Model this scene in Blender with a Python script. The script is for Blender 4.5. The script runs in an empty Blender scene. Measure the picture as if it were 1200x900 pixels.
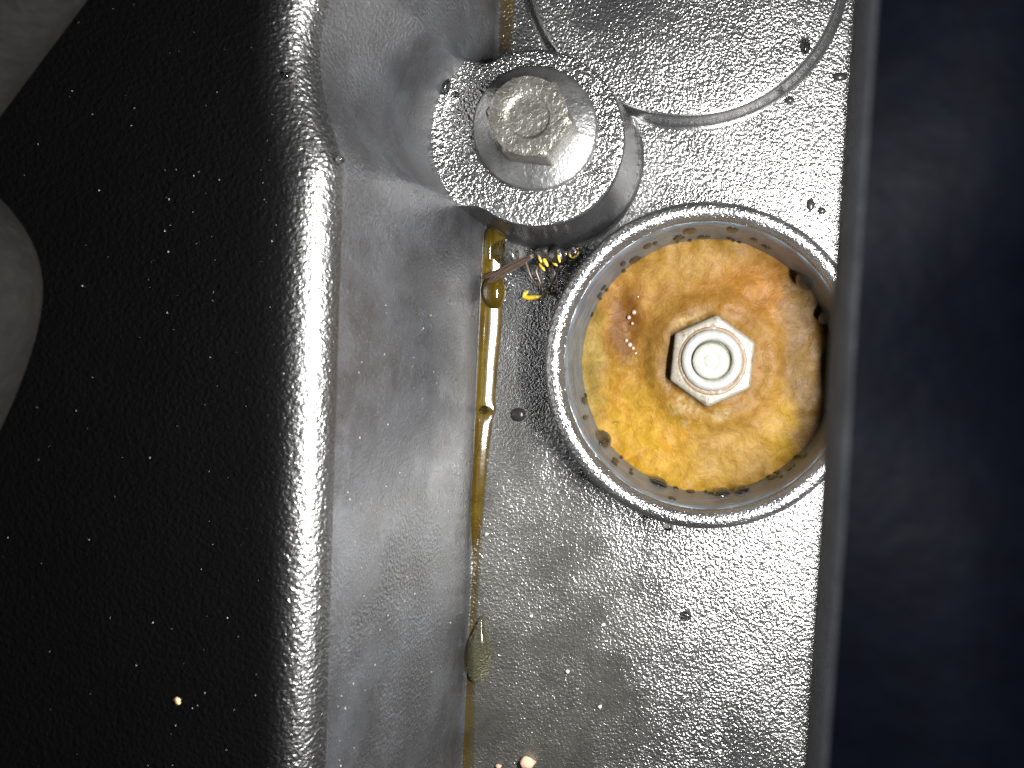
import bpy, bmesh, math, random
from math import sin, cos, pi, sqrt, radians, atan2, exp
from mathutils import Vector, noise as mnoise

# ------------------------------------------------------------------ scale
K = 1e-4            # all lengths below are tenths of a millimetre
H = 900.0           # lens height above the floor of the cover
NX, NY = 830.0, 428.0
S = bpy.context.scene
COL = S.collection
rnd = random.Random(11)

# ------------------------------------------------------------------ camera, world, lamps, exposure
cd = bpy.data.cameras.new('camera')
cam = bpy.data.objects.new('camera', cd)
COL.objects.link(cam)
cam.location = (0, 0, H * K)
cd.sensor_width = 36
cd.lens = 27.0
cd.shift_x = -230 / 1200
cd.shift_y = -22 / 1200
cd.clip_start = 0.001
cd.clip_end = 5
cd.dof.use_dof = True
cd.dof.focus_distance = 845 * K
cd.dof.aperture_fstop = 66
S.camera = cam

w = bpy.data.worlds.new('World')
S.world = w
w.use_nodes = True
w.node_tree.nodes['Background'].inputs[0].default_value = (0.75, 0.85, 1.0, 1)
w.node_tree.nodes['Background'].inputs[1].default_value = 0.015


def lamp(name, loc, power, rad, colr):
    l = bpy.data.lights.new(name, 'POINT')
    l.energy = power
    l.shadow_soft_size = rad * K
    l.color = colr
    o = bpy.data.objects.new(name, l)
    COL.objects.link(o)
    o.location = Vector(loc) * K
    return o


al = bpy.data.lights.new('strip_lamp', 'AREA')          # a short LED strip lying under the side panel
al.shape = 'RECTANGLE'
al.size = 60 * K
al.size_y = 450 * K
al.energy = 0.47
al.color = (1.0, 0.985, 0.95)
ao = bpy.data.objects.new('strip_lamp', al)
COL.objects.link(ao)
ao.location = Vector((250, -15, 600)) * K
ao.rotation_euler = (0, radians(32), 0)
lamp('phone_flash', (-40, 30, 890), 0.010, 22, (0.93, 0.96, 1.0))

S.view_settings.view_transform = 'Standard'
S.view_settings.look = 'None'
S.view_settings.exposure = 0.0
S.view_settings.gamma = 1.0
S.cycles.use_denoising = True
S.cycles.denoiser = 'OPENIMAGEDENOISE'
S.cycles.denoising_input_passes = 'RGB_ALBEDO_NORMAL'
S.cycles.denoising_prefilter = 'NONE'
S.cycles.blur_glossy = 0.5
S.cycles.max_bounces = 8
S.cycles.transmission_bounces = 8
S.cycles.sample_clamp_indirect = 2.5
S.cycles.caustics_reflective = False
S.cycles.caustics_refractive = True


# ------------------------------------------------------------------ helpers
def at(px, py, z=0.0):
    """a point of the place that lies at height z on the sight line through (px, py)"""
    s = (H - z) / H
    return Vector(((px - NX) * s, -(py - NY) * s, z))


def lerp(a, b, t):
    return a + (b - a) * t


def sstep(a, b, x):
    t = max(0.0, min(1.0, (x - a) / (b - a)))
    return t * t * (3 - 2 * t)


def nz(x, y, z=0.0):
    return mnoise.noise(Vector((x, y, z)))


class MB:
    def __init__(self):
        self.v, self.f = [], []

    def grid(self, rows, close_u=False, close_v=False):
        """rows: list of lists of points"""
        b = len(self.v)
        n, m = len(rows), len(rows[0])
        for r in rows:
            self.v.extend(tuple(p) for p in r)
        for i in range(n - (0 if close_v else 1)):
            for j in range(m - (0 if close_u else 1)):
                i2, j2 = (i + 1) % n, (j + 1) % m
                self.f.append((b + i * m + j, b + i * m + j2, b + i2 * m + j2, b + i2 * m + j))
        return b

    def fan(self, ring, centre, flip=False):
        b = len(self.v)
        self.v.extend(tuple(p) for p in ring)
        self.v.append(tuple(centre))
        n = len(ring)
        for j in range(n):
            t = (b + j, b + (j + 1) % n, b + n)
            self.f.append(t[::-1] if flip else t)

    def lathe(self, prof, n=96, c=(0, 0), cap_end=False, rfun=None):
        """prof: (r, z) list, revolved about a vertical axis through c"""
        rows = []
        for r, z in prof:
            row = []
            for k in range(n):
                a = 2 * pi * k / n
                rr = r if rfun is None else rfun(a, r, z)
                row.append((c[0] + rr * cos(a), c[1] + rr * sin(a), z))
            rows.append(row)
        self.grid(rows, close_u=True)
        if cap_end:
            self.fan(rows[-1], (c[0], c[1], prof[-1][1]))

    def tube(self, path, radii, n=10, flat=1.0, cap=True):
        rows = []
        L = len(path)
        for i, p in enumerate(path):
            p = Vector(p)
            t = (Vector(path[min(i + 1, L - 1)]) - Vector(path[max(i - 1, 0)])).normalized()
            up = Vector((0, 0, 1)) if abs(t.z) < 0.9 else Vector((1, 0, 0))
            a = t.cross(up).normalized()
            b2 = a.cross(t).normalized()
            rows.append([p + a * (radii[i] * cos(2 * pi * k / n)) + b2 * (radii[i] * flat * sin(2 * pi * k / n)) for k in range(n)])
        self.grid(rows, close_u=True)
        if cap:
            self.fan(rows[0], path[0])
            self.fan(rows[-1], path[-1], True)

    def ball(self, c, r, nu=16, nv=10, rot=0.0, bend=None):
        c = Vector(c)
        rx, ry, rz = r if isinstance(r, (tuple, list)) else (r, r, r)
        rows = []
        for i in range(nv + 1):
            ph = -pi / 2 + pi * i / nv
            row = []
            for k in range(nu):
                a = 2 * pi * k / nu
                x, y, z = rx * cos(ph) * cos(a), ry * cos(ph) * sin(a), rz * sin(ph)
                if bend:
                    x, y, z = bend(x, y, z)
                row.append((c.x + x * cos(rot) - y * sin(rot), c.y + x * sin(rot) + y * cos(rot), c.z + z))
            rows.append(row)
        self.grid(rows, close_u=True)

    def build(self, name, mat, parent=None, origin=None, smooth=True, sharp=None):
        org = Vector(origin) if origin is not None else (Vector(parent['org']) if parent is not None else Vector((0, 0, 0)))
        me = bpy.data.meshes.new(name)
        me.from_pydata([((x - org.x) * K, (y - org.y) * K, (z - org.z) * K) for x, y, z in self.v], [], self.f)
        bm = bmesh.new()
        bm.from_mesh(me)
        bmesh.ops.remove_doubles(bm, verts=bm.verts, dist=1e-3 * K)
        bmesh.ops.recalc_face_normals(bm, faces=bm.faces)
        bm.to_mesh(me)
        bm.free()
        if smooth:
            me.polygons.foreach_set('use_smooth', [True] * len(me.polygons))
            if sharp:
                me.set_sharp_from_angle(angle=radians(sharp))
        me.materials.append(mat)
        o = bpy.data.objects.new(name, me)
        COL.objects.link(o)
        if parent is not None:
            o.parent = parent
            o.location = (org - Vector(parent['org'])) * K
        else:
            o.location = org * K
        o['org'] = tuple(org)
        return o


def flip_if_down(o):
    """open sheets: make the normals look up"""
    me = o.data
    s = sum(p.normal.z * p.area for p in me.polygons)
    if s < 0:
        me.flip_normals()
    return o


def thing(name, org, label, cat, group=None):
    o = bpy.data.objects.new(name, None)
    o.empty_display_size = 5 * K
    COL.objects.link(o)
    o.location = Vector(org) * K
    o['org'] = tuple(org)
    return tag(o, label, cat, group)


def tag(o, label=None, cat=None, group=None, kind=None):
    if label: o['label'] = label
    if cat: o['category'] = cat
    if group: o['group'] = group
    if kind: o['kind'] = kind
    return o


# ------------------------------------------------------------------ materials
class NT:
    def __init__(self, name):
        self.m = bpy.data.materials.new(name)
        self.m.use_nodes = True
        self.t = self.m.node_tree
        self.n = self.t.nodes
        self.p = self.n['Principled BSDF']
        tc = self.n.new('ShaderNodeTexCoord')
        sc = self.n.new('ShaderNodeVectorMath')
        sc.operation = 'SCALE'
        sc.inputs['Scale'].default_value = 1 / K
        geo = self.n.new('ShaderNodeNewGeometry')
        self.t.links.new(geo.outputs['Position'], sc.inputs[0])
        self.co = sc.outputs[0]          # the place's own coordinates in tenths of a millimetre

    def link(self, a, b):
        self.t.links.new(a, b)

    def put(self, sock, v):
        if hasattr(v, 'is_linked') or hasattr(v, 'links'):
            self.link(v, sock)
        else:
            sock.default_value = v

    def set(self, **kw):
        for k, v in kw.items():
            self.put(self.p.inputs[k.replace('_', ' ')], v)

    def noise(self, size, detail=2.0, rough=0.5, dist=0.0, vec=None):
        n = self.n.new('ShaderNodeTexNoise')
        n.inputs['Scale'].default_value = 1.0 / size
        n.inputs['Detail'].default_value = detail
        n.inputs['Roughness'].default_value = rough
        n.inputs['Distortion'].default_value = dist
        self.link(vec or self.co, n.inputs['Vector'])
        return n

    def voro(self, size, feature='F1', vec=None, rand=1.0):
        n = self.n.new('ShaderNodeTexVoronoi')
        n.feature = feature
        n.inputs['Scale'].default_value = 1.0 / size
        n.inputs['Randomness'].default_value = rand
        self.link(vec or self.co, n.inputs['Vector'])
        return n.outputs['Distance']

    def math(self, op, a, b=0.0, c=0.0, clamp=False):
        n = self.n.new('ShaderNodeMath')
        n.operation = op
        n.use_clamp = clamp
        for i, v in enumerate((a, b, c)):
            self.put(n.inputs[i], v)
        return n.outputs[0]

    def rng(self, v, a, b, lo=0.0, hi=1.0, smooth=True):
        n = self.n.new('ShaderNodeMapRange')
        n.interpolation_type = 'SMOOTHSTEP' if smooth else 'LINEAR'
        self.put(n.inputs['Value'], v)
        n.inputs['From Min'].default_value = a
        n.inputs['From Max'].default_value = b
        n.inputs['To Min'].default_value = lo
        n.inputs['To Max'].default_value = hi
        return n.outputs['Result']

    def mix(self, f, a, b):
        n = self.n.new('ShaderNodeMix')
        n.data_type = 'RGBA'
        self.put(n.inputs[0], f)
        for s, v in ((n.inputs[6], a), (n.inputs[7], b)):
            if isinstance(v, (tuple, list)):
                s.default_value = tuple(v) + ((1,) if len(v) == 3 else ())
            else:
                self.link(v, s)
        return n.outputs[2]

    def bump(self, h, dist, strength=1.0, prev=None):
        n = self.n.new('ShaderNodeBump')
        self.put(n.inputs['Strength'], strength)
        n.inputs['Distance'].default_value = dist * K
        self.link(h, n.inputs['Height'])
        if prev is not None:
            self.link(prev, n.inputs['Normal'])
        return n.outputs['Normal']

    def warp(self, size, amt):
        n = self.noise(size, 2)
        s = self.n.new('ShaderNodeVectorMath'); s.operation = 'SUBTRACT'
        self.link(n.outputs['Color'], s.inputs[0]); s.inputs[1].default_value = (.5, .5, .5)
        m = self.n.new('ShaderNodeVectorMath'); m.operation = 'SCALE'
        self.link(s.outputs[0], m.inputs[0]); m.inputs['Scale'].default_value = amt
        a = self.n.new('ShaderNodeVectorMath'); a.operation = 'ADD'
        self.link(self.co, a.inputs[0]); self.link(m.outputs[0], a.inputs[1])
        return a.outputs[0]

    def blob(self, vec, c, r, soft=0.5, rot=0.0):
        """1 inside an ellipse on the horizontal plane, 0 outside"""
        mp = self.n.new('ShaderNodeMapping')
        mp.vector_type = 'TEXTURE'
        self.link(vec, mp.inputs['Vector'])
        mp.inputs['Location'].default_value = (c[0], c[1], 0)
        mp.inputs['Rotation'].default_value = (0, 0, rot)
        mp.inputs['Scale'].default_value = (r[0], r[1], 1e6)
        l = self.n.new('ShaderNodeVectorMath'); l.operation = 'LENGTH'
        self.link(mp.outputs[0], l.inputs[0])
        return self.rng(l.outputs['Value'], 1 + soft, 1 - soft)


def plastic(name, grain=1.0, size=6.0, rough=0.27, dust=0.05, smoothpatch=0.0, base=(.011, .011, .0125), dustcol=(.20, .20, .185), olive=False, ior=2.4, scuff=0.0):
    t = NT(name)
    a = t.noise(size, 1.5, 0.55, 0.4).outputs['Fac']
    b = t.voro(size * 1.25, 'SMOOTH_F1')
    h = t.math('SUBTRACT', a, t.math('MULTIPLY', b, 0.55))
    big = t.noise(90, 3, 0.6).outputs['Fac']
    st = t.rng(big, .35, .62, 1.0 - smoothpatch, 1.0)
    o1 = None
    if olive:
        wv = t.warp(70, 60)
        o1 = t.blob(wv, (-215, -360), (150, 330), .6)
        st = t.math('MULTIPLY', st, t.rng(o1, 0, 1, 1.0, .5))
        wet_shade = t.math('MAXIMUM', t.blob(t.warp(30, 22), (-222, 0), (40, 95), .45), t.blob(t.warp(30, 22), (-178, 118), (52, 40), .4))  # wet smooth grain added where the well's shadow falls, to deepen that shade
        st = t.math('MULTIPLY', st, t.rng(wet_shade, 0, 1, 1.0, .42))
    nm = t.bump(h, 1.7 * grain, st)
    fine = t.noise(1.7, 1).outputs['Fac']
    nm = t.bump(fine, 0.35 * grain, 1.0, nm)
    film = t.math('MULTIPLY', t.rng(t.noise(60, 4, .65).outputs['Fac'], .3, .75), dust * 1.6)
    spk = t.rng(t.noise(4.5, 2, .7).outputs['Fac'], .60, .74)
    if scuff:
        mp = t.n.new('ShaderNodeMapping')
        mp.inputs['Scale'].default_value = (1, .45, .8)
        t.link(t.co, mp.inputs['Vector'])
        sc = t.rng(t.noise(46, 5, .7, 1.2, vec=mp.outputs[0]).outputs['Fac'], .58, .72)
        film = t.math('ADD', film, t.math('MULTIPLY', sc, scuff))
    f = t.math('ADD', film, t.math('MULTIPLY', spk, dust * 1.2), clamp=True)
    colr = t.mix(f, base, dustcol)
    if olive:
        o1 = t.math('MULTIPLY', o1, t.rng(t.noise(11, 3).outputs['Fac'], .2, .7, .5, 1.0))
        colr = t.mix(t.math('MULTIPLY', o1, .13), colr, (.15, .145, .10))
    rg = t.rng(big, .3, .7, rough * .85, rough * 1.2)
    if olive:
        rg = t.math('MULTIPLY', rg, t.rng(wet_shade, 0, 1, 1.0, .55))
    t.set(Base_Color=colr, Roughness=rg, Normal=nm)
    t.p.inputs['IOR'].default_value = ior
    return t.m


M = {}
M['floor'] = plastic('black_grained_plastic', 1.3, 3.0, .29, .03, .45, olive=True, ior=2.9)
M['wall'] = plastic('black_satin_plastic', .62, 3.0, .30, .075, .8, dustcol=(.155, .17, .195), ior=2.05, scuff=.10)
M['top'] = plastic('black_plastic_top', .55, 3.0, .27, .001, base=(.002,.002,.0023), ior=1.5)
# highlight band put into the material: reflectivity raised along the ridge edge, fading leftward
_m = M['top'].node_tree
_g = _m.nodes.new('ShaderNodeNewGeometry'); _s = _m.nodes.new('ShaderNodeSeparateXYZ')
_m.links.new(_g.outputs['Position'], _s.inputs[0])
for _sock, _lo, _hi in (('IOR', 1.48, 2.15), ('Roughness', .27, .35)):
    _r = _m.nodes.new('ShaderNodeMapRange'); _r.interpolation_type = 'SMOOTHSTEP'
    for _k, _v in zip((1, 2, 3, 4), (-350 * K, -305 * K, _lo, _hi)):
        _r.inputs[_k].default_value = _v
    _m.links.new(_s.outputs['X'], _r.inputs[0])
    _m.links.new(_r.outputs[0], _m.nodes['Principled BSDF'].inputs[_sock])
M['boss'] = plastic('black_coarse_plastic', 1.6, 3.4, .28, .05, ior=3.0)
M['smooth'] = plastic('black_smooth_plastic', .22, 3.2, .24, .03, .5, ior=2.4)
M['rim'] = plastic('black_rim_plastic', .8, 3.0, .25, .04, ior=3.0)


def m_liner():
    t = NT('grey_wet_liner')
    n = t.noise(30, 4, .6).outputs['Fac']
    c = t.mix(t.rng(n, .35, .65), (.036, .046, .057), (.060, .072, .085))
    sp = t.rng(t.noise(9, 2).outputs['Fac'], .62, .70)
    c = t.mix(t.math('MULTIPLY', sp, .8), c, (.03, .03, .028))
    mp = t.n.new('ShaderNodeMapping')
    mp.inputs['Scale'].default_value = (.35, .35, 2.2)
    t.link(t.co, mp.inputs['Vector'])
    nm = t.bump(t.noise(12, 3, vec=mp.outputs[0]).outputs['Fac'], 4.0)
    t.set(Base_Color=c, Roughness=.3, Normal=nm)
    return t.m


M['liner'] = m_liner()


def m_residue():
    t = NT('rust_and_oil_residue')
    wv = t.warp(26, 26)
    n1 = t.noise(34, 5, .62, .6).outputs['Fac']
    n2 = t.noise(11, 4, .65, .4).outputs['Fac']
    c = t.mix(t.rng(n1, .35, .65), (.42, .20, .045), (.50, .29, .08))
    c = t.mix(t.math('MULTIPLY', t.blob(wv, (-75, -75), (70, 85), .45, -.5), .95), c, t.mix(t.rng(n1, .4, .62), (.62, .33, .018), (.74, .46, .05)))
    c = t.mix(t.math('MULTIPLY', t.blob(wv, (-10, -145), (60, 30), .5), .8), c, (.62, .38, .04))
    c = t.mix(t.math('MULTIPLY', t.blob(wv, (30, -110), (55, 45), .5), .7), c, (.44, .29, .09))
    c = t.mix(t.math('MULTIPLY', t.blob(wv, (-10, 140), (70, 34), .5), .75), c, (.43, .27, .08))
    c = t.mix(t.math('MULTIPLY', t.blob(wv, (70, 98), (62, 40), .6), .75), c, (.40, .16, .028))
    c = t.mix(t.math('MULTIPLY', t.blob(wv, (146, 0), (54, 190), .3), .92), c, t.mix(t.rng(n2, .35, .65), (.06, .032, .008), (.12, .075, .026)))  # brown right side: cast shade put into the residue colour
    c = t.mix(t.math('MULTIPLY', t.blob(wv, (92, -85), (20, 48), .5), .85), c, (.46, .28, .008))
    c = t.mix(t.math('MULTIPLY', t.blob(wv, (-148, -5), (16, 75), .5), .75), c, (.52, .42, .17))
    c = t.mix(t.math('MULTIPLY', t.blob(wv, (-103, 52), (20, 48), .4, -.05), .95), c, (.17, .045, .004))
    c = t.mix(t.math('MULTIPLY', t.blob(wv, (-4, 8), (92, 84), .35), .7), c, (.25, .135, .045))
    c = t.mix(t.math('MULTIPLY', t.blob(wv, (-42, 4), (26, 34), .5), .7), c, (.17, .095, .045))
    # pale crumbly deposits round the hex
    pale = t.math('ADD', t.blob(wv, (-22, 54), (20, 9), .5, .3), t.math('ADD', t.blob(wv, (-30, -52), (16, 11), .5), t.math('ADD', t.blob(wv, (14, -62), (17, 8), .5), t.blob(wv, (-28, -74), (8, 8), .5))))
    pale = t.math('MULTIPLY', pale, t.rng(n2, .38, .6), clamp=True)
    c = t.mix(t.math('MULTIPLY', pale, .75), c, (.62, .50, .33))
    # thin brown crackle
    ve = t.voro(24, 'DISTANCE_TO_EDGE', wv)
    cr = t.math('MULTIPLY', t.rng(ve, .07, .0), t.rng(n1, .45, .6))
    c = t.mix(t.math('MULTIPLY', cr, .25), c, (.20, .09, .01))
    sp = t.rng(t.noise(5, 2).outputs['Fac'], .68, .76)
    c = t.mix(t.math('MULTIPLY', sp, .55), c, (.10, .055, .015))
    g = t.n.new('ShaderNodeGamma')
    t.link(c, g.inputs['Color'])
    g.inputs['Gamma'].default_value = 1.15
    c = t.mix(.775, g.outputs[0], (.03, .013, .001))
    mo = t.rng(t.noise(15, 5, .72, .9).outputs['Fac'], .34, .66)
    c = t.mix(mo, t.mix(.30, c, (.03, .014, .003)), t.mix(.035, c, (.35, .27, .11)))
    hs = t.n.new('ShaderNodeVectorMath'); hs.operation = 'MULTIPLY'
    t.link(c, hs.inputs[0]); hs.inputs[1].default_value = (1.0, 1.03, .86)
    c = hs.outputs[0]
    nm = t.bump(t.noise(16, 5, .6, .5).outputs['Fac'], 3.0, .8)
    nm = t.bump(t.noise(5, 3, .6).outputs['Fac'], .5, 1, nm)
    t.set(Base_Color=c, Roughness=t.rng(n1, .3, .7, .42, .6), Normal=nm)
    t.p.inputs['Specular IOR Level'].default_value = .10
    return t.m


M['residue'] = m_residue()


def m_bolt(name, c1, c2, metal=.85, rough=.36, g=1.0):
    t = NT(name)
    n = t.noise(22, 4, .65).outputs['Fac']
    n2 = t.noise(5, 3, .6, .6).outputs['Fac']
    c = t.mix(t.rng(n, .35, .65), c1, c2)
    c = t.mix(t.math('MULTIPLY', t.rng(n2, .56, .70), .4), c, (.08, .07, .055))
    nm = t.bump(n2, 1.7 * g)
    nm = t.bump(t.noise(14, 2).outputs['Fac'], .7 * g, 1, nm)
    t.set(Base_Color=c, Metallic=metal, Roughness=rough, Normal=nm)
    return t.m


M['steel'] = m_bolt('dull_bolt_steel', (.125, .12, .107), (.19, .184, .17), .8, .40, 1.0)
M['flange'] = m_bolt('smooth_flange_steel', (.13, .132, .135), (.19, .19, .19), .85, .36, .5)


def m_zinc(name, c1, stain, amt, rough=.4, metal=.0):
    t = NT(name)
    n = t.noise(9, 4, .65, .5).outputs['Fac']
    c = t.mix(t.math('MULTIPLY', t.rng(n, .52, .70), amt), c1, stain)
    nm = t.bump(t.noise(7, 3).outputs['Fac'], 1.0)
    t.set(Base_Color=c, Roughness=rough, Metallic=metal, Normal=nm)
    return t.m


M['hex'] = m_zinc('chalky_zinc', (.108, .098, .080), (.045, .028, .014), .85)
M['ring'] = m_zinc('white_ceramic', (.165, .165, .16), (.10, .09, .07), .4, .25)
M['stud'] = m_zinc('pale_stud', (.175, .178, .155), (.11, .11, .09), .45, .3)


def m_plain(name, c, rough=.4, spec=.5, bump=None, **kw):
    t = NT(name)
    n = t.noise(14, 4, .6).outputs['Fac']
    cc = t.mix(t.rng(n, .3, .7), tuple(x * .75 for x in c), tuple(min(1, x * 1.2) for x in c))
    t.set(Base_Color=cc, Roughness=rough)
    t.p.inputs['Specular IOR Level'].default_value = spec
    if bump:
        t.set(Normal=t.bump(t.noise(bump[0], 3).outputs['Fac'], bump[1]))
    for k, v in kw.items():
        t.put(t.p.inputs[k.replace('_', ' ')], v)
    return t.m


M['stain'] = m_zinc('rust_stain', (.075, .045, .02), (.13, .12, .10), .9, .6)
M['groove'] = m_plain('dark_green_grime', (.05, .055, .03), .5)
M['panel'] = m_plain('blue_black_rubber', (.006, .008, .020), .5, .26, (9, .4))
M['edge'] = m_plain('lit_rubber_edge', (.20, .20, .21), .7, .2, (5, 1.5))  # paler copy of the panel rubber: light on its side face put in
M['hose'] = m_plain('grey_brown_rubber', (.0045, .0043, .0038), .8, .1, (9, 2.0))
M['crumb'] = m_plain('tan_grit', (.42, .30, .17), .8, .2, (5, 1.0))
M['pinkcrumb'] = m_plain('pale_pink_grit', (.36, .25, .18), .8, .2, (5, 1.0))
M['speck'] = m_plain('pale_dust', (.32, .32, .30), .8, .2)
M['bugblack'] = m_plain('glossy_black_chitin', (.010, .009, .008), .14, .8, (3, .8))
M['bugyellow'] = m_plain('yellow_chitin', (.30, .21, .015), .3, .5)
M['bugleg'] = m_plain('brown_chitin', (.035, .022, .014), .35, .5)
M['chip'] = m_plain('yellow_flake', (.65, .52, .12), .6, .3)


def m_liquid(name, c, trans, rough, ior):
    t = NT(name)
    t.set(Base_Color=tuple(c) + (1,), Roughness=rough, IOR=ior)
    t.p.inputs['Transmission Weight'].default_value = trans
    t.p.inputs['Alpha'].default_value = 1.0
    return t.m


M['water'] = m_liquid('clear_fluid', (.95, .95, .90), 1.0, .08, 1.36)
M['darkwater'] = m_liquid('fluid_film', (.012, .012, .012), .0, .22, 1.28)
M['darkwater'].node_tree.nodes['Principled BSDF'].inputs['Alpha'].default_value = .92


def m_oil(name, trans):
    t = NT(name)
    n = t.noise(30, 3).outputs['Fac']
    c = t.mix(t.rng(n, .35, .65), (.042, .025, .002), (.066, .044, .004))
    t.set(Base_Color=c, Roughness=.10, IOR=1.47, Normal=t.bump(t.noise(16, 2).outputs['Fac'], .12))
    t.p.inputs['Transmission Weight'].default_value = trans
    return t.m


M['oil'] = m_oil('amber_oil', .35)
_n, _t = M['oil'].node_tree.nodes, M['oil'].node_tree
_g = _n.new('ShaderNodeNewGeometry'); _s = _n.new('ShaderNodeSeparateXYZ'); _r = _n.new('ShaderNodeMapRange')
_t.links.new(_g.outputs['Position'], _s.inputs[0]); _t.links.new(_s.outputs['Z'], _r.inputs[0])
_r.inputs[1].default_value = -.2 * K; _r.inputs[2].default_value = 2.2 * K; _r.inputs[3].default_value = .2; _r.inputs[4].default_value = .92   # thin oil is clearer
_t.links.new(_r.outputs[0], _n['Principled BSDF'].inputs['Alpha'])
M['film'] = m_oil('thin_oil_film', .2)
M['film'].node_tree.nodes['Principled BSDF'].inputs['Alpha'].default_value = .4
M['tear'] = m_liquid('olive_clear_oil', (.92, .88, .58), .985, .07, 1.45)
M['oildrop'] = m_oil('amber_oil_clear', .6)


def m_wing():
    t = NT('smoky_wing')
    n = t.noise(6, 2).outputs['Fac']
    t.set(Base_Color=t.mix(n, (.018, .013, .010), (.055, .043, .035)), Roughness=.2, Alpha=.8)
    return t.m


M['wing'] = m_wing()

# ------------------------------------------------------------------ engine cover
cover = thing('engine_cover', (0, 0, 0), 'black grained plastic engine cover with tall ridge, bolt boss and round well', 'engine cover')

AX, AY = -184.0, -(-243.0)     # bolt axis on the floor: x, y (y up)
ZT = 292.0                     # where the ridge's rounded top edge begins
RF = 30.0                      # radius of that edge


def foot_x(y):                 # ridge foot on the floor
    return lerp(-247.0, -291.0, (428 - y) / 900.0)


def crest_x(y):                # ridge wall at height ZT
    py = 428 - y * 900 / (900 - ZT)
    return lerp(-285.0, -303.0, py / 900.0)


def scallop_x(y, z):
    R = 104 + 19 * z / ZT
    dy = y - AY
    if abs(dy) >= R:
        return 1e6
    return AX - sqrt(R * R - dy * dy)


def smin(a, b, k):
    if b > 1e5: return a
    h = max(0.0, min(1.0, .5 + .5 * (b - a) / k))
    return lerp(b, a, h) - k * h * (1 - h)


def ridge_x(y, z, k, d=0.0):
    s = lerp(foot_x(y), crest_x(y), z / ZT)
    c = scallop_x(y, z)
    if c > 1e5:
        # just outside the scallop: let the blend fade out
        return s - d
    return smin(s, c, k) - d


# base panel: a sheet with a round opening for the well
m = MB()
nA = 180
rings = [168, 172, 178, 186, 200, 230, 270, 320, 380, 450, 540, 650, 800, 1000]
rows = []
for r in rings:
    row = []
    for k in range(nA):
        a = 2 * pi * k / nA
        x, y = r * cos(a), r * sin(a)
        x = max(x, -420)
        row.append((x, y, .9 * nz(x / 120, y / 120) - .5 + 0.0))
    rows.append(row)
m.grid(rows, close_u=True)
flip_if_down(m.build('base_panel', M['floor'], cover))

# ridge: rounded-top wall with a round scallop that clears the bolt
ys = []
y = -720.0
while y < 900:
    ys.append(y)
    y += 4.0 if 60 < y < 440 else 14.0
prof = []
for i in range(5):                       # concave fillet at the foot
    a = pi / 2 * i / 4
    prof.append(('f', 9 - 9 * sin(a), 9 - 9 * cos(a)))
for i in range(1, 15):
    prof.append(('w', 0, 9 + (ZT - 9) * i / 14))
for i in range(1, 15):
    a = pi / 2 * i / 14
    prof.append(('r', RF * (1 - cos(a)), ZT + RF * sin(a)))
for d in (60, 120, 220, 360, 560, 800, 1100):
    prof.append(('t', d, ZT + RF - (d - RF) * .015))
rows = []
for yy in ys:
    row = []
    for kind, d, z in prof:
        if kind == 'f':
            row.append((ridge_x(yy, z, 2) + d, yy, z - .6))
        elif kind == 'w':
            row.append((ridge_x(yy, z, 2 + 22 * sstep(150, ZT, z)), yy, z))
        else:
            kk = 24 + 30 * sstep(0, RF, d)
            wv = 0 if kind == 'r' else 1.6 * nz(d / 90, yy / 90)
            x = ridge_x(yy, ZT, kk) - d
            if kind == 't':
                x = lerp(x, crest_x(yy) - d, sstep(50, 300, d))
            row.append((x, yy, z + wv))
    rows.append(row)
m = MB(); m.grid(rows)


def split_ridge():
    nt = len([p for p in prof if p[0] in 'fw'])
    lo = MB(); lo.grid([r[:nt] for r in rows])
    nr = nt + len([p for p in prof if p[0] == 'r'])
    mid = MB(); mid.grid([r[nt - 1:nr] for r in rows])
    flip_if_down(mid.build('ridge_edge', M['top'], cover))
    hi = MB(); hi.grid([r[nr - 1:] for r in rows])
    a = lo.build('ridge_wall', M['wall'], cover, sharp=28)
    b = hi.build('ridge_top', M['top'], cover)
    flip_if_down(b)
    me = a.data
    if sum(p.normal.x * p.area for p in me.polygons) < 0:
        me.flip_normals()


split_ridge()

# bolt boss, running into the scallop on its left
ZB = 80.0


def boss_r(a, r, z):
    t = abs(abs(a if a <= pi else a - 2 * pi) - pi)       # angle from due left
    up = (a < pi)
    w0 = radians(62 if up else 58)
    w1 = radians(36 if up else 24)
    return r * (1 + (150 / 95.5 - 1) * sstep(w0, w1, t) ** 1.6)


pf = [(110, -1), (106.5, 1), (104.5, 5), (103.5, 9), (95.5, 70)]
for i in range(1, 4):
    a = pi / 2 * i / 5
    pf.append((95.5 - 5 * (1 - cos(a)), 75 + 5 * sin(a)))
m = MB()
m.lathe(pf, 220, (AX, AY), False, boss_r)
boss = m.build('bolt_boss', M['smooth'], cover)
flip_if_down(boss)
a0 = pf[-1]
m = MB()
pf = [a0] + [(95.5 - 5 * (1 - cos(pi / 2 * i / 5)), 75 + 5 * sin(pi / 2 * i / 5)) for i in (4, 5)] + [(84, ZB + .3), (76, ZB), (70, ZB), (67, ZB), (64, ZB), (61, ZB), (58, ZB), (50, ZB)]
m.lathe(pf, 220, (AX, AY), True, boss_r)
for i, (x, y, z) in enumerate(m.v):          # the ledge curls up where it meets the scallop
    dd = sqrt((x - AX) ** 2 + (y - AY) ** 2)
    tt = abs(atan2(y - AY, -(x - AX)))
    if dd > 88:
        m.v[i] = (x, y, z + .0115 * min(dd - 88, 26) ** 2 * sstep(radians(50), radians(26), tt))
flip_if_down(m.build('boss_face', M['boss'], boss))

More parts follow.
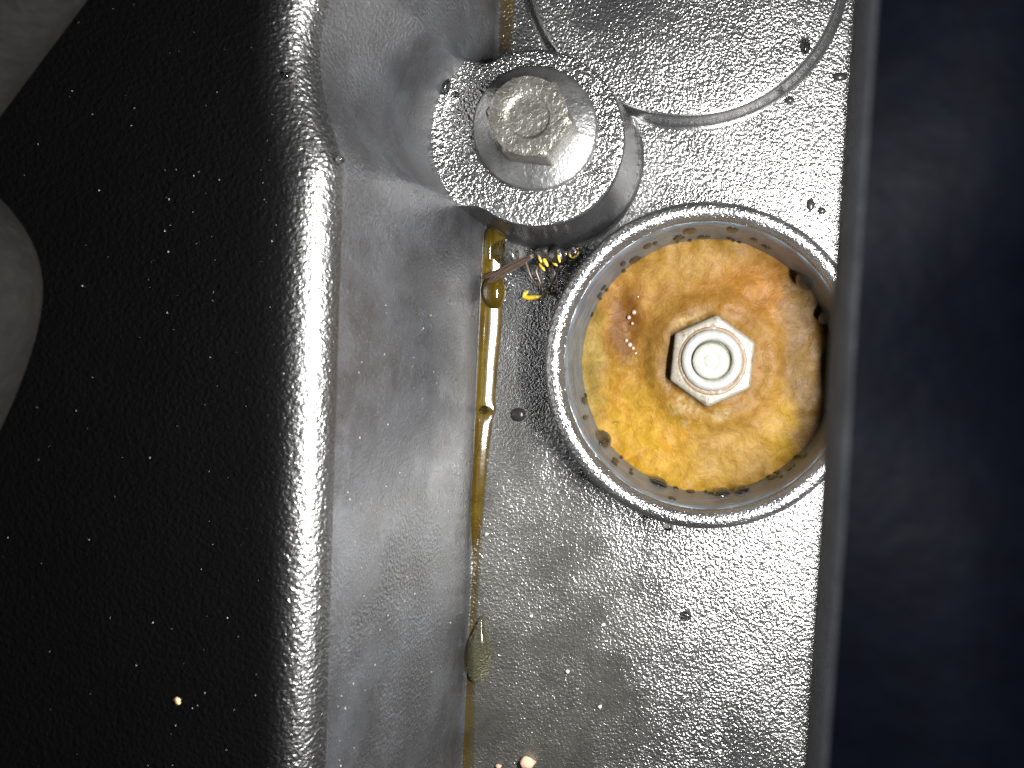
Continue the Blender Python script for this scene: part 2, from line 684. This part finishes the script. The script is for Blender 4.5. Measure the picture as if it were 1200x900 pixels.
# raised disc at the top
dc = at(803, -47, 12)
m = MB()
pf = [(180.5, 19.6), (176, 20.4), (168, 21), (150, 22), (120, 24), (80, 26), (40, 27.4), (4, 28)]
m.lathe(pf, 160, (dc.x, dc.y), True)
disc = m.build('raised_disc', M['floor'], cover)
flip_if_down(disc)
m = MB()
pf = [(194, -1), (192, .2), (190, 1.2), (188.3, 3.2), (187.4, 5.2), (186.4, 9), (185, 14), (184, 17), (182.6, 18.8), (180.5, 19.6)]
m.lathe(pf, 160, (dc.x, dc.y), False)
flip_if_down(m.build('disc_edge', M['smooth'], disc))

# well: outer tube, rounded rim, wet grey liner
ZR = 60.0
well = None
m = MB()
m.lathe([(182, -1), (179, 1.5), (177, 5), (176.5, 12), (176.5, 48)], 160)
well = m.build('well_tube', M['rim'], cover)
m = MB()
pf = []
for i in range(25):
    a = radians(-35) + radians(250) * i / 24
    pf.append((171 + 9.6 * cos(a), 50 + 10.5 * sin(a)))
pf += [(161.5, 43), (160.5, 38)]
m.lathe(pf, 200, (0, 0), False, lambda a, r, z: r + .5 * nz(cos(a) * 4, sin(a) * 4, z / 10))
m.build('rim', M['rim'], well)
m = MB()
m.lathe([(163.5, 40), (161.5, 41.5), (160, 39), (160, 20), (160, -20), (160, -60), (160, -100)], 200, (0, 0), False,
        lambda a, r, z: r + .9 * nz(cos(a) * 9, sin(a) * 9, z / 14))
m.build('liner', M['liner'], well)

# ------------------------------------------------------------------ residue pool
ZP = -73.0
m = MB()
rows = []
nA = 200
for i in range(46):
    r = 161.5 * (i + .4) / 45.4
    row = []
    for k in range(nA):
        a = 2 * pi * k / nA
        x, y = r * cos(a), r * sin(a)
        z = ZP + 5 * nz(x / 34, y / 34, 3) + 1.1 * nz(x / 12, y / 12, 8)
        rr = sqrt((x - 8) ** 2 + (y - 4) ** 2)
        z += -4 * exp(-((rr - 62) / 9) ** 2) + .9 * exp(-((rr - 78) / 7) ** 2)
        z += 11 * (1 - sstep(62, 100, rr))
        z += -6 * exp(-(((x + 103) / 17) ** 2 + ((y - 52) / 40) ** 2))
        e = sstep(140, 161, r)
        z += e * (7 * nz(cos(a) * 3.2, sin(a) * 3.2, 5) + 6 * nz(cos(a) * 9, sin(a) * 9, 2))
        row.append((x, y, z))
    rows.append(row)
m.grid(rows, close_u=True)
m.fan(rows[0], (0, 0, ZP))
res = m.build('rust_residue', M['residue'])
flip_if_down(res)
tag(res, 'orange and yellow oily rust residue covering the bottom of the round well', 'residue')

# ------------------------------------------------------------------ hex plug in the well
pc = at(835, 423, -48)
plug = thing('hex_plug', (pc.x, pc.y, ZP), 'white chalky hex plug with round centre stud standing in orange residue', 'hex plug')


def hexr(off, chamfer=0.0):
    def f(a, r, z):
        b = (a - off + pi / 6) % (pi / 3) - pi / 6          # 0 at a corner
        flat = r * cos(pi / 6) / cos(pi / 6 - abs(b))
        if chamfer:
            return min(flat, chamfer)
        return min(flat, r * .985)
    return f


m = MB()
m.lathe([(58, -90), (58, -52)], 180, (pc.x, pc.y), False, hexr(radians(84)))
rows = []
m.lathe([(58, -52), (57.2, -49.5), (55, -47.6), (52, -47), (43, -46.6), (40, -46.8), (38.5, -49)], 180, (pc.x, pc.y), True, hexr(radians(84)))
m.build('hex_body', M['hex'], plug, sharp=35)
m = MB()
m.lathe([(42.6, -46.9), (42, -46.2), (39, -46.0), (37, -46.6)], 90, (pc.x, pc.y))
m.build('rust_ring', M['stain'], plug)
pr = at(834, 422, -40)
m = MB()
pf = []
for i in range(15):
    a = pi * i / 14
    pf.append((31 + 7.2 * cos(a), -48 + 9 * sin(a)))
m.lathe(pf, 90, (pr.x, pr.y))
m.build('collar_ring', M['ring'], plug)
ps = at(832.5, 423, -38)
m = MB()
m.lathe([(24.6, -50), (24.6, -44), (22, -43.5)], 72, (ps.x, ps.y), True)
m.build('groove', M['groove'], plug)
m = MB()
m.lathe([(22, -52), (22, -39), (20.5, -37), (17, -35.8), (11.5, -35.2), (10.5, -36.4), (8.5, -36.4), (7.5, -35.1), (3, -34.8)], 72, (ps.x, ps.y), True)
m.build('stud', M['stud'], plug, sharp=60)

# ------------------------------------------------------------------ flange bolt on the boss
bc = at(626, 149, 88)
bolt = thing('flange_bolt', (bc.x, bc.y, ZB), 'dull steel hex flange bolt screwed into the black boss', 'bolt')
m = MB()
pf = [(60, ZB - 2), (66, ZB - .5), (66.6, ZB + 3), (66, ZB + 5.5), (63.5, ZB + 7), (48, ZB + 12.5), (36, ZB + 15)]
m.lathe(pf, 120, (bc.x, bc.y))
m.build('flange', M['flange'], bolt, sharp=60)
hc = at(619, 136, 128)
m = MB()
HR = hexr(radians(-7))


def hx(a, r, z):
    return HR(a, r, z) if r > 41 else r


m.lathe([(45.5, ZB + 8), (45.5, 122)], 180, (hc.x, hc.y), False, HR)
m.lathe([(45.5, 122), (44.6, 125.5), (43, 127.3), (40.0, 128.6), (34, 129.3), (24.5, 129.6), (22, 128.6), (20.5, 126.6), (18, 126.2), (8, 126.8)], 180, (hc.x, hc.y), True, hx)
m.build('hex_head', M['steel'], bolt, sharp=32)

# ------------------------------------------------------------------ panel on the right, near the lens
z1, z2 = 632.0, 686.0
lower = [(1008, -140), (998, 0), (984, 200), (975, 350), (963, 560), (951, 740), (940, 900), (931, 1040)]
upper = [(1033, -140), (1022, 0), (1008, 200), (998, 350), (984, 600), (973, 750), (962, 900), (953, 1040)]
pan = thing('side_panel', at(1060, 428, z1), 'blue black panel with a soft grey edge covering the right side', 'panel')
def along(line, t):
    t *= len(line) - 1
    i = min(int(t), len(line) - 2)
    u = t - i
    return lerp(line[i][0], line[i + 1][0], u), lerp(line[i][1], line[i + 1][1], u)


m = MB()
rows, rows2 = [], []
for i in range(41):
    a = at(*along(lower, i / 40), z1); b = at(*along(upper, i / 40), z2)
    rows.append([a + Vector((9, 0, -6)), a + Vector((3, 0, -4)), a, a.lerp(b, .5), b, b + Vector((.5, 0, .9)), b + Vector((1.4, 0, 1.4))])
    row = [a + Vector((9, 0, -6)), a + Vector((60, 0, -8)), a + Vector((240, 0, -30))]
    crown = 1 - .85 * exp(-((b.y - 5) / 38) ** 2)
    for dx, dz in ((240, -42), (170, -14), (110, 4), (65, 10.5), (45, 10), (30, 7.6), (16, 4), (1.4, 0)):
        row.append(b + Vector((dx, 0, 1.4 + dz * crown + 0.0006 * b.y * b.y * sstep(0, 40, dx))))
    rows2.append(row)
m.grid(rows)
e = m.build('lit_edge_face', M['edge'], pan)
m = MB()
m.grid(rows2)
m.fan(rows2[0], (rows2[0][0] + rows2[0][7]) / 2)
m.fan(rows2[-1], (rows2[-1][0] + rows2[-1][7]) / 2)
m.build('panel_body', M['panel'], pan, sharp=50)


# ------------------------------------------------------------------ hoses at the left
def hose(pts, radii, z, label, extra=None):
    P = [at(px, py, z) for px, py in pts]
    Q, R = [], []
    n = len(P)
    for i in range(n - 1):
        p0, p1, p2, p3 = P[max(i - 1, 0)], P[i], P[i + 1], P[min(i + 2, n - 1)]
        for k in range(8):
            t = k / 8
            Q.append(.5 * ((2 * p1) + (p2 - p0) * t + (2 * p0 - 5 * p1 + 4 * p2 - p3) * t * t + (3 * p1 - p0 - 3 * p2 + p3) * t ** 3))
            R.append(lerp(radii[i], radii[i + 1], t))
    Q.append(P[-1]); R.append(radii[-1])
    m = MB(); m.tube(Q, R, 40)
    o = m.build('rubber_hose', M['hose'], origin=P[0])
    return tag(o, label, 'hose', 'dark rubber hoses at the left')


sH = (900 - 430) / 900
hose([(180, -240), (27, -36), (-48, 64), (-200, 268)], [60 * sH] * 4, 430, 'straight dark grey hose crossing the top left corner above the ridge')
hose([(-230, 215), (-120, 232), (-62, 275), (-37, 330), (-50, 410), (-95, 520), (-180, 640)], [58 * sH, 60 * sH, 66 * sH, 66 * sH, 64 * sH, 60 * sH, 60 * sH], 430,
     'bent grey brown hose bulging in at the left edge')

# ------------------------------------------------------------------ oil
def oil_run(name, y0, y1, wfun, hfun, label, n=90, mat='oil'):
    m = MB()
    rows = []
    for i in range(n + 1):
        py = lerp(y0, y1, i / n)
        y = -(py - NY)
        x0 = foot_x(y) + .5
        wd, h = wfun(py), hfun(py)
        row = []
        for ux, uz in ((0, 9.4), (3, 9.1), (6, 8.7), (8, 8.0), (10.5, 7.1), (13.5, 5.62), (17, 3.86), (20.3, 2.2), (22.6, .6), (24, -.8)):
            row.append((x0 - 1 + (wd + .5 * nz(py / 40, 3)) * ux / 24, y, uz * h / 9 - .2))
        row.append((x0 - 1 + wd, y, -3))
        row.append((x0 - 6, y, -3))
        rows.append(row)
    m.grid(rows, close_u=True)
    o = m.build(name, M[mat], origin=(foot_x(0), -(y0 - NY), 0))
    return tag(o, label, 'oil streak', 'oil in the crease')


def w_main(py):
    a = lerp(25, 13, sstep(360, 640, py))
    a = lerp(a, 17, sstep(780, 900, py))
    return a + 1.0 * nz(py / 45, 1) + 3 * exp(-((py - 479) / 7) ** 2)


def h_main(py):
    a = (w_main(py) + 1) * .37
    a = lerp(a, 1.5, sstep(600, 655, py))
    a *= 1 - .35 * exp(-((py - 484) / 5) ** 2)
    return a * sstep(262, 285, py) + .25


oil_run('oil_streak', 264, 1010, w_main, h_main, 'long thin amber oil streak running down the crease below the boss', 150)
oil_run('oil_streak', -120, 62, lambda p: 20 + 3 * nz(p / 20, 5), lambda p: 1.3 + .4 * nz(p / 15, 2), 'short olive oil film in the crease above the bolt', 40, 'film')


def drop(px, py, rx, ry, h, mat, label, cat='drop', z=0.0, rot=0.0, tear=0.0, group='drops of fluid on the cover', name='fluid_drop'):
    c = at(px, py, z)
    m = MB()

    def bend(x, y, zz):
        if tear:
            k = 1 - tear * sstep(-.2, 1, y / ry)
            x *= k
            zz *= (1 - .5 * tear * sstep(-.3, 1, y / ry))
        return x, y, zz
    m.ball(c, (rx, ry, h), 28, 16, rot, bend)
    o = m.build(name, M[mat], origin=c)
    return tag(o, label, cat, group)


drop(562, 760, 16.5, 40, 15, 'tear', 'teardrop of olive oil hanging low in the crease', z=1, tear=.62, rot=-.08, group='oil in the crease', name='oil_drop')
drop(578, 342, 15, 21, 13, 'oildrop', 'round oil bead just below the insect wings', z=3, group='oil in the crease', name='oil_drop')
drop(568, 480, 4.5, 5, 7, 'water', 'tiny bubble sitting halfway down the oil streak', 'bubble', z=5, group='oil in the crease', name='oil_bubble')
drop(596, 297, 21, 15, 19, 'water', 'clear drop wedged between the boss foot and the insect wings', z=1, rot=-.35, tear=.25)
drop(574, 290, 8, 24, 10, 'oildrop', 'upright oil bead at the head of the oil streak', z=2, group='oil in the crease', name='oil_drop')
drop(607, 486, 9, 8, 5.5, 'darkwater', 'dark round drop on the floor right of the oil streak')
drop(943, 54, 7, 10, 6, 'water', 'clear drop on the edge of the raised disc', z=19)
drop(803, 722, 7, 6, 4, 'water', 'lone clear drop on the floor below the well')
drop(925, 117, 6, 4, 3, 'darkwater', 'dark drop just outside the raised disc')
drop(984, 90, 9, 5, 4, 'darkwater', 'dark smeared drop beside the grey panel edge at the top')
drop(950, 240, 5, 7, 3, 'darkwater', 'olive dark drop above the right end of the rim')
drop(963, 247, 5, 4, 3, 'darkwater', 'smallest dark drop above the rim beside the panel')
drop(783, 617, 6, 5, 5, 'water', 'clear drop at the lower outer edge of the rim', z=52)
drop(519, 97, 9, 14, 8, 'water', 'clear glinting drop on the boss ledge left of the bolt', z=83, tear=.5)
drop(534, 111, 4, 4, 4, 'water', 'tiny clear drop beside the glinting drop on the boss ledge', z=79)
drop(399, 187, 3, 3, 4, 'water', 'tiny bright drop where the ridge edge bends', z=302)
drop(336, 88, 2.5, 3, 3, 'water', 'tiny bright drop on the ridge edge at the top', z=318)

# drops clinging to the liner
liner_drops = [(215, 26, 8, -40, 'a', 'pale drop hanging over the residue at the lower left'),
               (247, 26, 8, -58, 'b', 'wide clear drop on the liner at the lower left'),
               (276, 22, 9, -52, 'b', 'clear drop on the lowest part of the liner'),
               (285, 20, 8, -44, 'b', 'clear drop right of the lowest liner drop'),
               (262, 12, 7, -66, 'c', 'dark drop touching the residue at the bottom'),
               (300, 14, 7, -52, 'c', 'dark drop on the liner at the lower right'),
               (309, 14, 6, -36, 'c', 'dark slanted drop on the liner near the panel'),
               (317, 9, 5, -30, 'c', 'small dark drop nearest the panel at the lower right'),
               (98, 17, 9, -8, 'c', 'large dark oval drop at the top of the liner'),
               (80, 14, 7, 8, 'c', 'dark oval drop right of the top of the liner'),
               (92, 17, 6, -58, 'c', 'flat dark drop where residue meets liner at the top'),
               (70, 10, 6, -22, 'c', 'small dark drop on the upper right liner'),
               (64, 12, 5, -35, 'c', 'slim dark drop low on the upper right liner'),
               (117, 12, 7, -18, 'c', 'dark drop on the upper left liner'),
               (125, 15, 9, -55, 'c', 'dark drop low on the upper left liner'),
               (130, 8, 6, -28, 'c', 'small dark drop on the upper left liner'),
               (41, 26, 9, -50, 'a', 'clear elongated drop at the upper right beside the panel'),
               (22, 18, 7, -55, 'a', 'small clear drop under the panel edge'),
               (196, 11, 9, -55, 'c', 'dark drop low on the left liner'),
               (203, 6, 8, -20, 'c', 'small dark drop high on the left liner'),
               (216, 7, 7, -28, 'b', 'little clear drop on the left liner')]
r2 = random.Random(5)
for i in range(34):
    dg = r2.choice((r2.uniform(60, 200), r2.uniform(205, 325)))
    liner_drops.append((dg, r2.uniform(4, 10), r2.uniform(3, 5.5), r2.choice((r2.uniform(-72, 15), r2.uniform(-74, -60))), 'c', 'tiny dark drop, one of many flecks on the grey well liner'))
for deg, wd, hh, zz, kd, lab in liner_drops:
    a = radians(deg)
    rr = 160.0
    dp = 12 if kd == 'a' else (7.5 if kd == 'b' else 2.2)
    c = Vector((rr * cos(a), rr * sin(a), zz))
    m = MB()
    rows = []
    for i in range(13):
        ph = -pi / 2 + pi * i / 12
        row = []
        for k in range(20):
            th = 2 * pi * k / 20
            tx = wd * .5 * cos(ph) * cos(th)
            tz = hh * 2.4 * cos(ph) * sin(th)
            dn = dp * sin(ph)
            row.append((c.x - sin(a) * tx - cos(a) * dn, c.y + cos(a) * tx - sin(a) * dn, c.z + tz))
        rows.append(row)
    m.grid(rows, close_u=True)
    o = m.build('liner_drop', M['darkwater' if kd == 'c' else 'water'], origin=c)
    tag(o, lab, 'drop', 'drops clinging to the well liner')

# bubbles on the red-brown patch
M['bubble'] = m_plain('pinkish_foam', (.20, .14, .12), .15, .8)
bub = [(748, 348, 3.2, 'lone topmost bubble glinting above the others on the red brown residue'),
       (743, 366, 4, 'larger bubble below the topmost one on the red brown residue'),
       (737, 372, 3.4, 'leftmost bubble of the upper cluster on the red brown residue'),
       (741, 379, 2.6, 'small lowest bubble of the upper cluster on the red brown residue'),
       (734, 399, 3, 'upper left bubble of the lower slanting row on the residue'),
       (738, 404, 4, 'largest bubble of the lower slanting row on the residue'),
       (742, 408, 3, 'third bubble down the lower slanting row on the residue'),
       (745, 414, 2.2, 'tiniest bubble ending the lower slanting row on the residue')]
for px, py, r, q in bub:
    drop(px, py, r * .8, r * .8, r * .8, 'bubble', q, 'bubble', z=ZP - 3, group='bubbles on the red brown residue', name='residue_bubble')

# ------------------------------------------------------------------ insect
ib = at(650, 302, 10)
bug = thing('insect', (ib.x, ib.y, 0), 'dead yellow and black insect lying in oil between boss and well', 'insect')
spine = [(624, 293, 12, 1.5), (628, 294, 13, 6), (634, 297, 14, 9.5), (640, 300, 15, 11), (645, 301, 15, 7), (650, 300, 17, 11), (656, 299, 17, 12), (661, 298, 16, 8), (664, 297, 15, 4), (667, 297, 15, 7.5), (672, 296, 15, 9), (677, 295, 14, 7.5), (681, 294, 13, 2)]
P = [at(x, y, z) for x, y, z, r in spine]
m = MB(); m.tube(P, [r for *_, r in spine], 20)
m.build('body', M['bugblack'], bug)


def patch(px, py, z, rx, ry, rz, rot):
    m = MB(); m.ball(at(px, py, z), (rx, ry, rz), 14, 8, rot)
    m.build('yellow_marking', M['bugyellow'], bug)


for a in [(633, 303, 22, 2.2, 5.5, 2.2, .3), (639, 307, 22, 2.4, 6.5, 2.4, .5), (635, 313, 14, 6, 1.8, 2, -.9), (650, 309, 21, 4.5, 1.8, 2, -.7), (655, 303, 28, 1.6, 5, 1.6, .25), (668, 299, 21, 1.8, 3.4, 1.8, .4),
          (673, 301, 20, 4, 1.5, 1.6, .5), (677, 297, 20, 1.6, 3, 1.6, -.3), (675, 292, 20, 3, 1.3, 1.5, .2)]:
    patch(*a)


def leg(pts, r, foot=None):
    P = [at(*p) for p in pts]
    m = MB(); m.tube(P, [r, r * 1.1] + [r * .8] * (len(P) - 2), 8)
    l = m.build('leg', M['bugleg'], bug)
    if foot:
        m = MB()
        Q = [at(*p) for p in foot]
        m.tube(Q, [1.2] + [3.0] * (len(Q) - 2) + [1.0], 8)
        m.build('foot', M['bugyellow'], l)


leg([(620, 302, 9), (616, 308, 14), (622, 324, 10), (629, 336, 4)], 1.6)
leg([(632, 306, 8), (628, 318, 13), (634, 334, 7), (634, 345, 4)], 1.8, [(635, 347, 4), (628, 348.5, 5), (620, 349, 5), (614, 348, 5), (615, 344, 5), (619, 341, 4)])
leg([(644, 308, 9), (650, 320, 14), (646, 334, 8), (642, 342, 4)], 1.7, [(640, 340, 4), (644, 344, 4), (650, 346, 3)])
leg([(652, 306, 9), (657, 312, 13), (655, 322, 7)], 1.5)
leg([(664, 302, 9), (668, 310, 12), (669, 318, 7)], 1.3)
leg([(672, 300, 9), (678, 303, 11), (677, 306, 6)], 1.2)


def wing(a, b, wd, z0, z1_, bow):
    m = MB()
    A, B = at(*a, z0), at(*b, z1_)
    d = (B - A)
    nrm = Vector((-d.y, d.x, 0)).normalized()
    rows = []
    for s in (0, 1):
        rr = []
        for i in range(15):
            t = i / 14
            ww = wd * (sin(pi * min(1, t * .92 + .05)) ** .7)
            rr.append([A + d * t + nrm * (bow * sin(pi * t) + ww * u) + Vector((0, 0, (1 - u * u) * 1.8 - s * .8)) for u in (-1, -.6, -.2, .2, .6, 1)])
        rows.append(rr)
    m.grid(rows[0]); m.grid(rows[1])
    wg = m.build('wing', M['wing'], bug)
    m = MB()
    for u in (-.9, -.1, .8):
        m.tube([A + d * (i / 10) + nrm * (bow * sin(pi * i / 10) + wd * u * sin(pi * min(1, i / 10 * .92 + .05)) ** .7) + Vector((0, 0, 1.9)) for i in range(11)], [.5] * 11, 6)
    m.build('vein', M['bugleg'], wg)


wing((628, 298), (566, 326), 4.2, 14, 13, 2)
wing((626, 300), (570, 334), 4.2, 16, 12, -3)

# ------------------------------------------------------------------ grit and dust
def crumb(px, py, z, r, mat, label, seed):
    c = at(px, py, z)
    bm = bmesh.new()
    bmesh.ops.create_icosphere(bm, subdivisions=2, radius=1)
    m = MB()
    rr = random.Random(seed)
    off = rr.random() * 50
    m.v = [(c.x + v.co.x * r * (1 + .8 * nz(v.co.x * 1.4 + off, v.co.y * 1.4, v.co.z)), c.y + v.co.y * r * .9 * (1 + .8 * nz(v.co.x + off, v.co.y * 1.6, 4)), c.z + v.co.z * r * .7) for v in bm.verts]
    m.f = [tuple(v.index for v in f.verts) for f in bm.faces]
    bm.free()
    return tag(m.build('grit_crumb', M[mat], origin=c), label, 'crumb', 'crumbs of grit')


ztop = ZT + RF
crumb(210, 821, ztop - 2, 3.6, 'crumb', 'tan crumb lying alone on the black ridge top', 1)
crumb(617, 894, 3, 9, 'pinkcrumb', 'large pale pink crumb at the bottom edge of the floor', 2)
crumb(584, 898, 2, 3.6, 'pinkcrumb', 'small pale crumb left of the large pink crumb', 3)
crumb(622, 722, 1, 2.4, 'speck', 'white crumb on the floor right of the teardrop', 4)
crumb(703, 828, 1, 2.5, 'speck', 'white crumb on the floor in the lower middle', 5)
crumb(665, 787, 1, 2.5, 'speck', 'small white crumb between the teardrop and the lower middle', 6)
crumb(707, 732, 1, 2.4, 'speck', 'small white crumb below and left of the well', 7)
crumb(570, 626, 1, 2.4, 'speck', 'white crumb beside the oil streak where it thins', 8)
crumb(412, 267, 262, 2.4, 'chip', 'yellow chip stuck high on the ridge wall', 9)

m = MB()


def speck(c, r):
    b = len(m.v)
    c = Vector(c)
    q = [rnd.uniform(.5, 1.3) for _ in range(5)]
    for d, s in (((1, 0, 0), q[0]), ((0, 1, 0), q[1]), ((-1, 0, 0), q[2]), ((0, -1, 0), q[3]), ((0, 0, 1), q[4])):
        m.v.append(tuple(c + Vector(d) * r * s))
    m.f.extend([(b, b + 1, b + 4), (b + 1, b + 2, b + 4), (b + 2, b + 3, b + 4), (b + 3, b, b + 4)])


for i in range(520):                       # floor
    px, py = rnd.uniform(565, 960), rnd.uniform(500, 910)
    p = at(px, py, .8)
    if sqrt(p.x ** 2 + p.y ** 2) > 186:
        speck(p, rnd.choice((.3, .35, .45, .55, .8)))
for i in range(230):                       # ridge top
    px, py = rnd.uniform(0, 335) ** 1, rnd.uniform(0, 900)
    if rnd.random() < .25 + .75 * px / 335:
        speck(at(px, py, ztop - (abs(px - 830) * .63 - 322) * .015 + .4), rnd.choice((.15, .2, .25, .3, .5)))
for i in range(130):                       # ridge wall
    z = rnd.uniform(30, 280)
    y = rnd.uniform(-330, 60)
    speck((ridge_x(y, z, 2) + .5, y, z), rnd.choice((.3, .4, .5, .8)))
d = m.build('dust_specks', M['speck'], smooth=False)
tag(d, 'fine pale dust specks scattered over the floor and the black ridge', 'dust', kind='stuff')

for o in list(bpy.data.objects):
    if 'org' in o:
        del o['org']
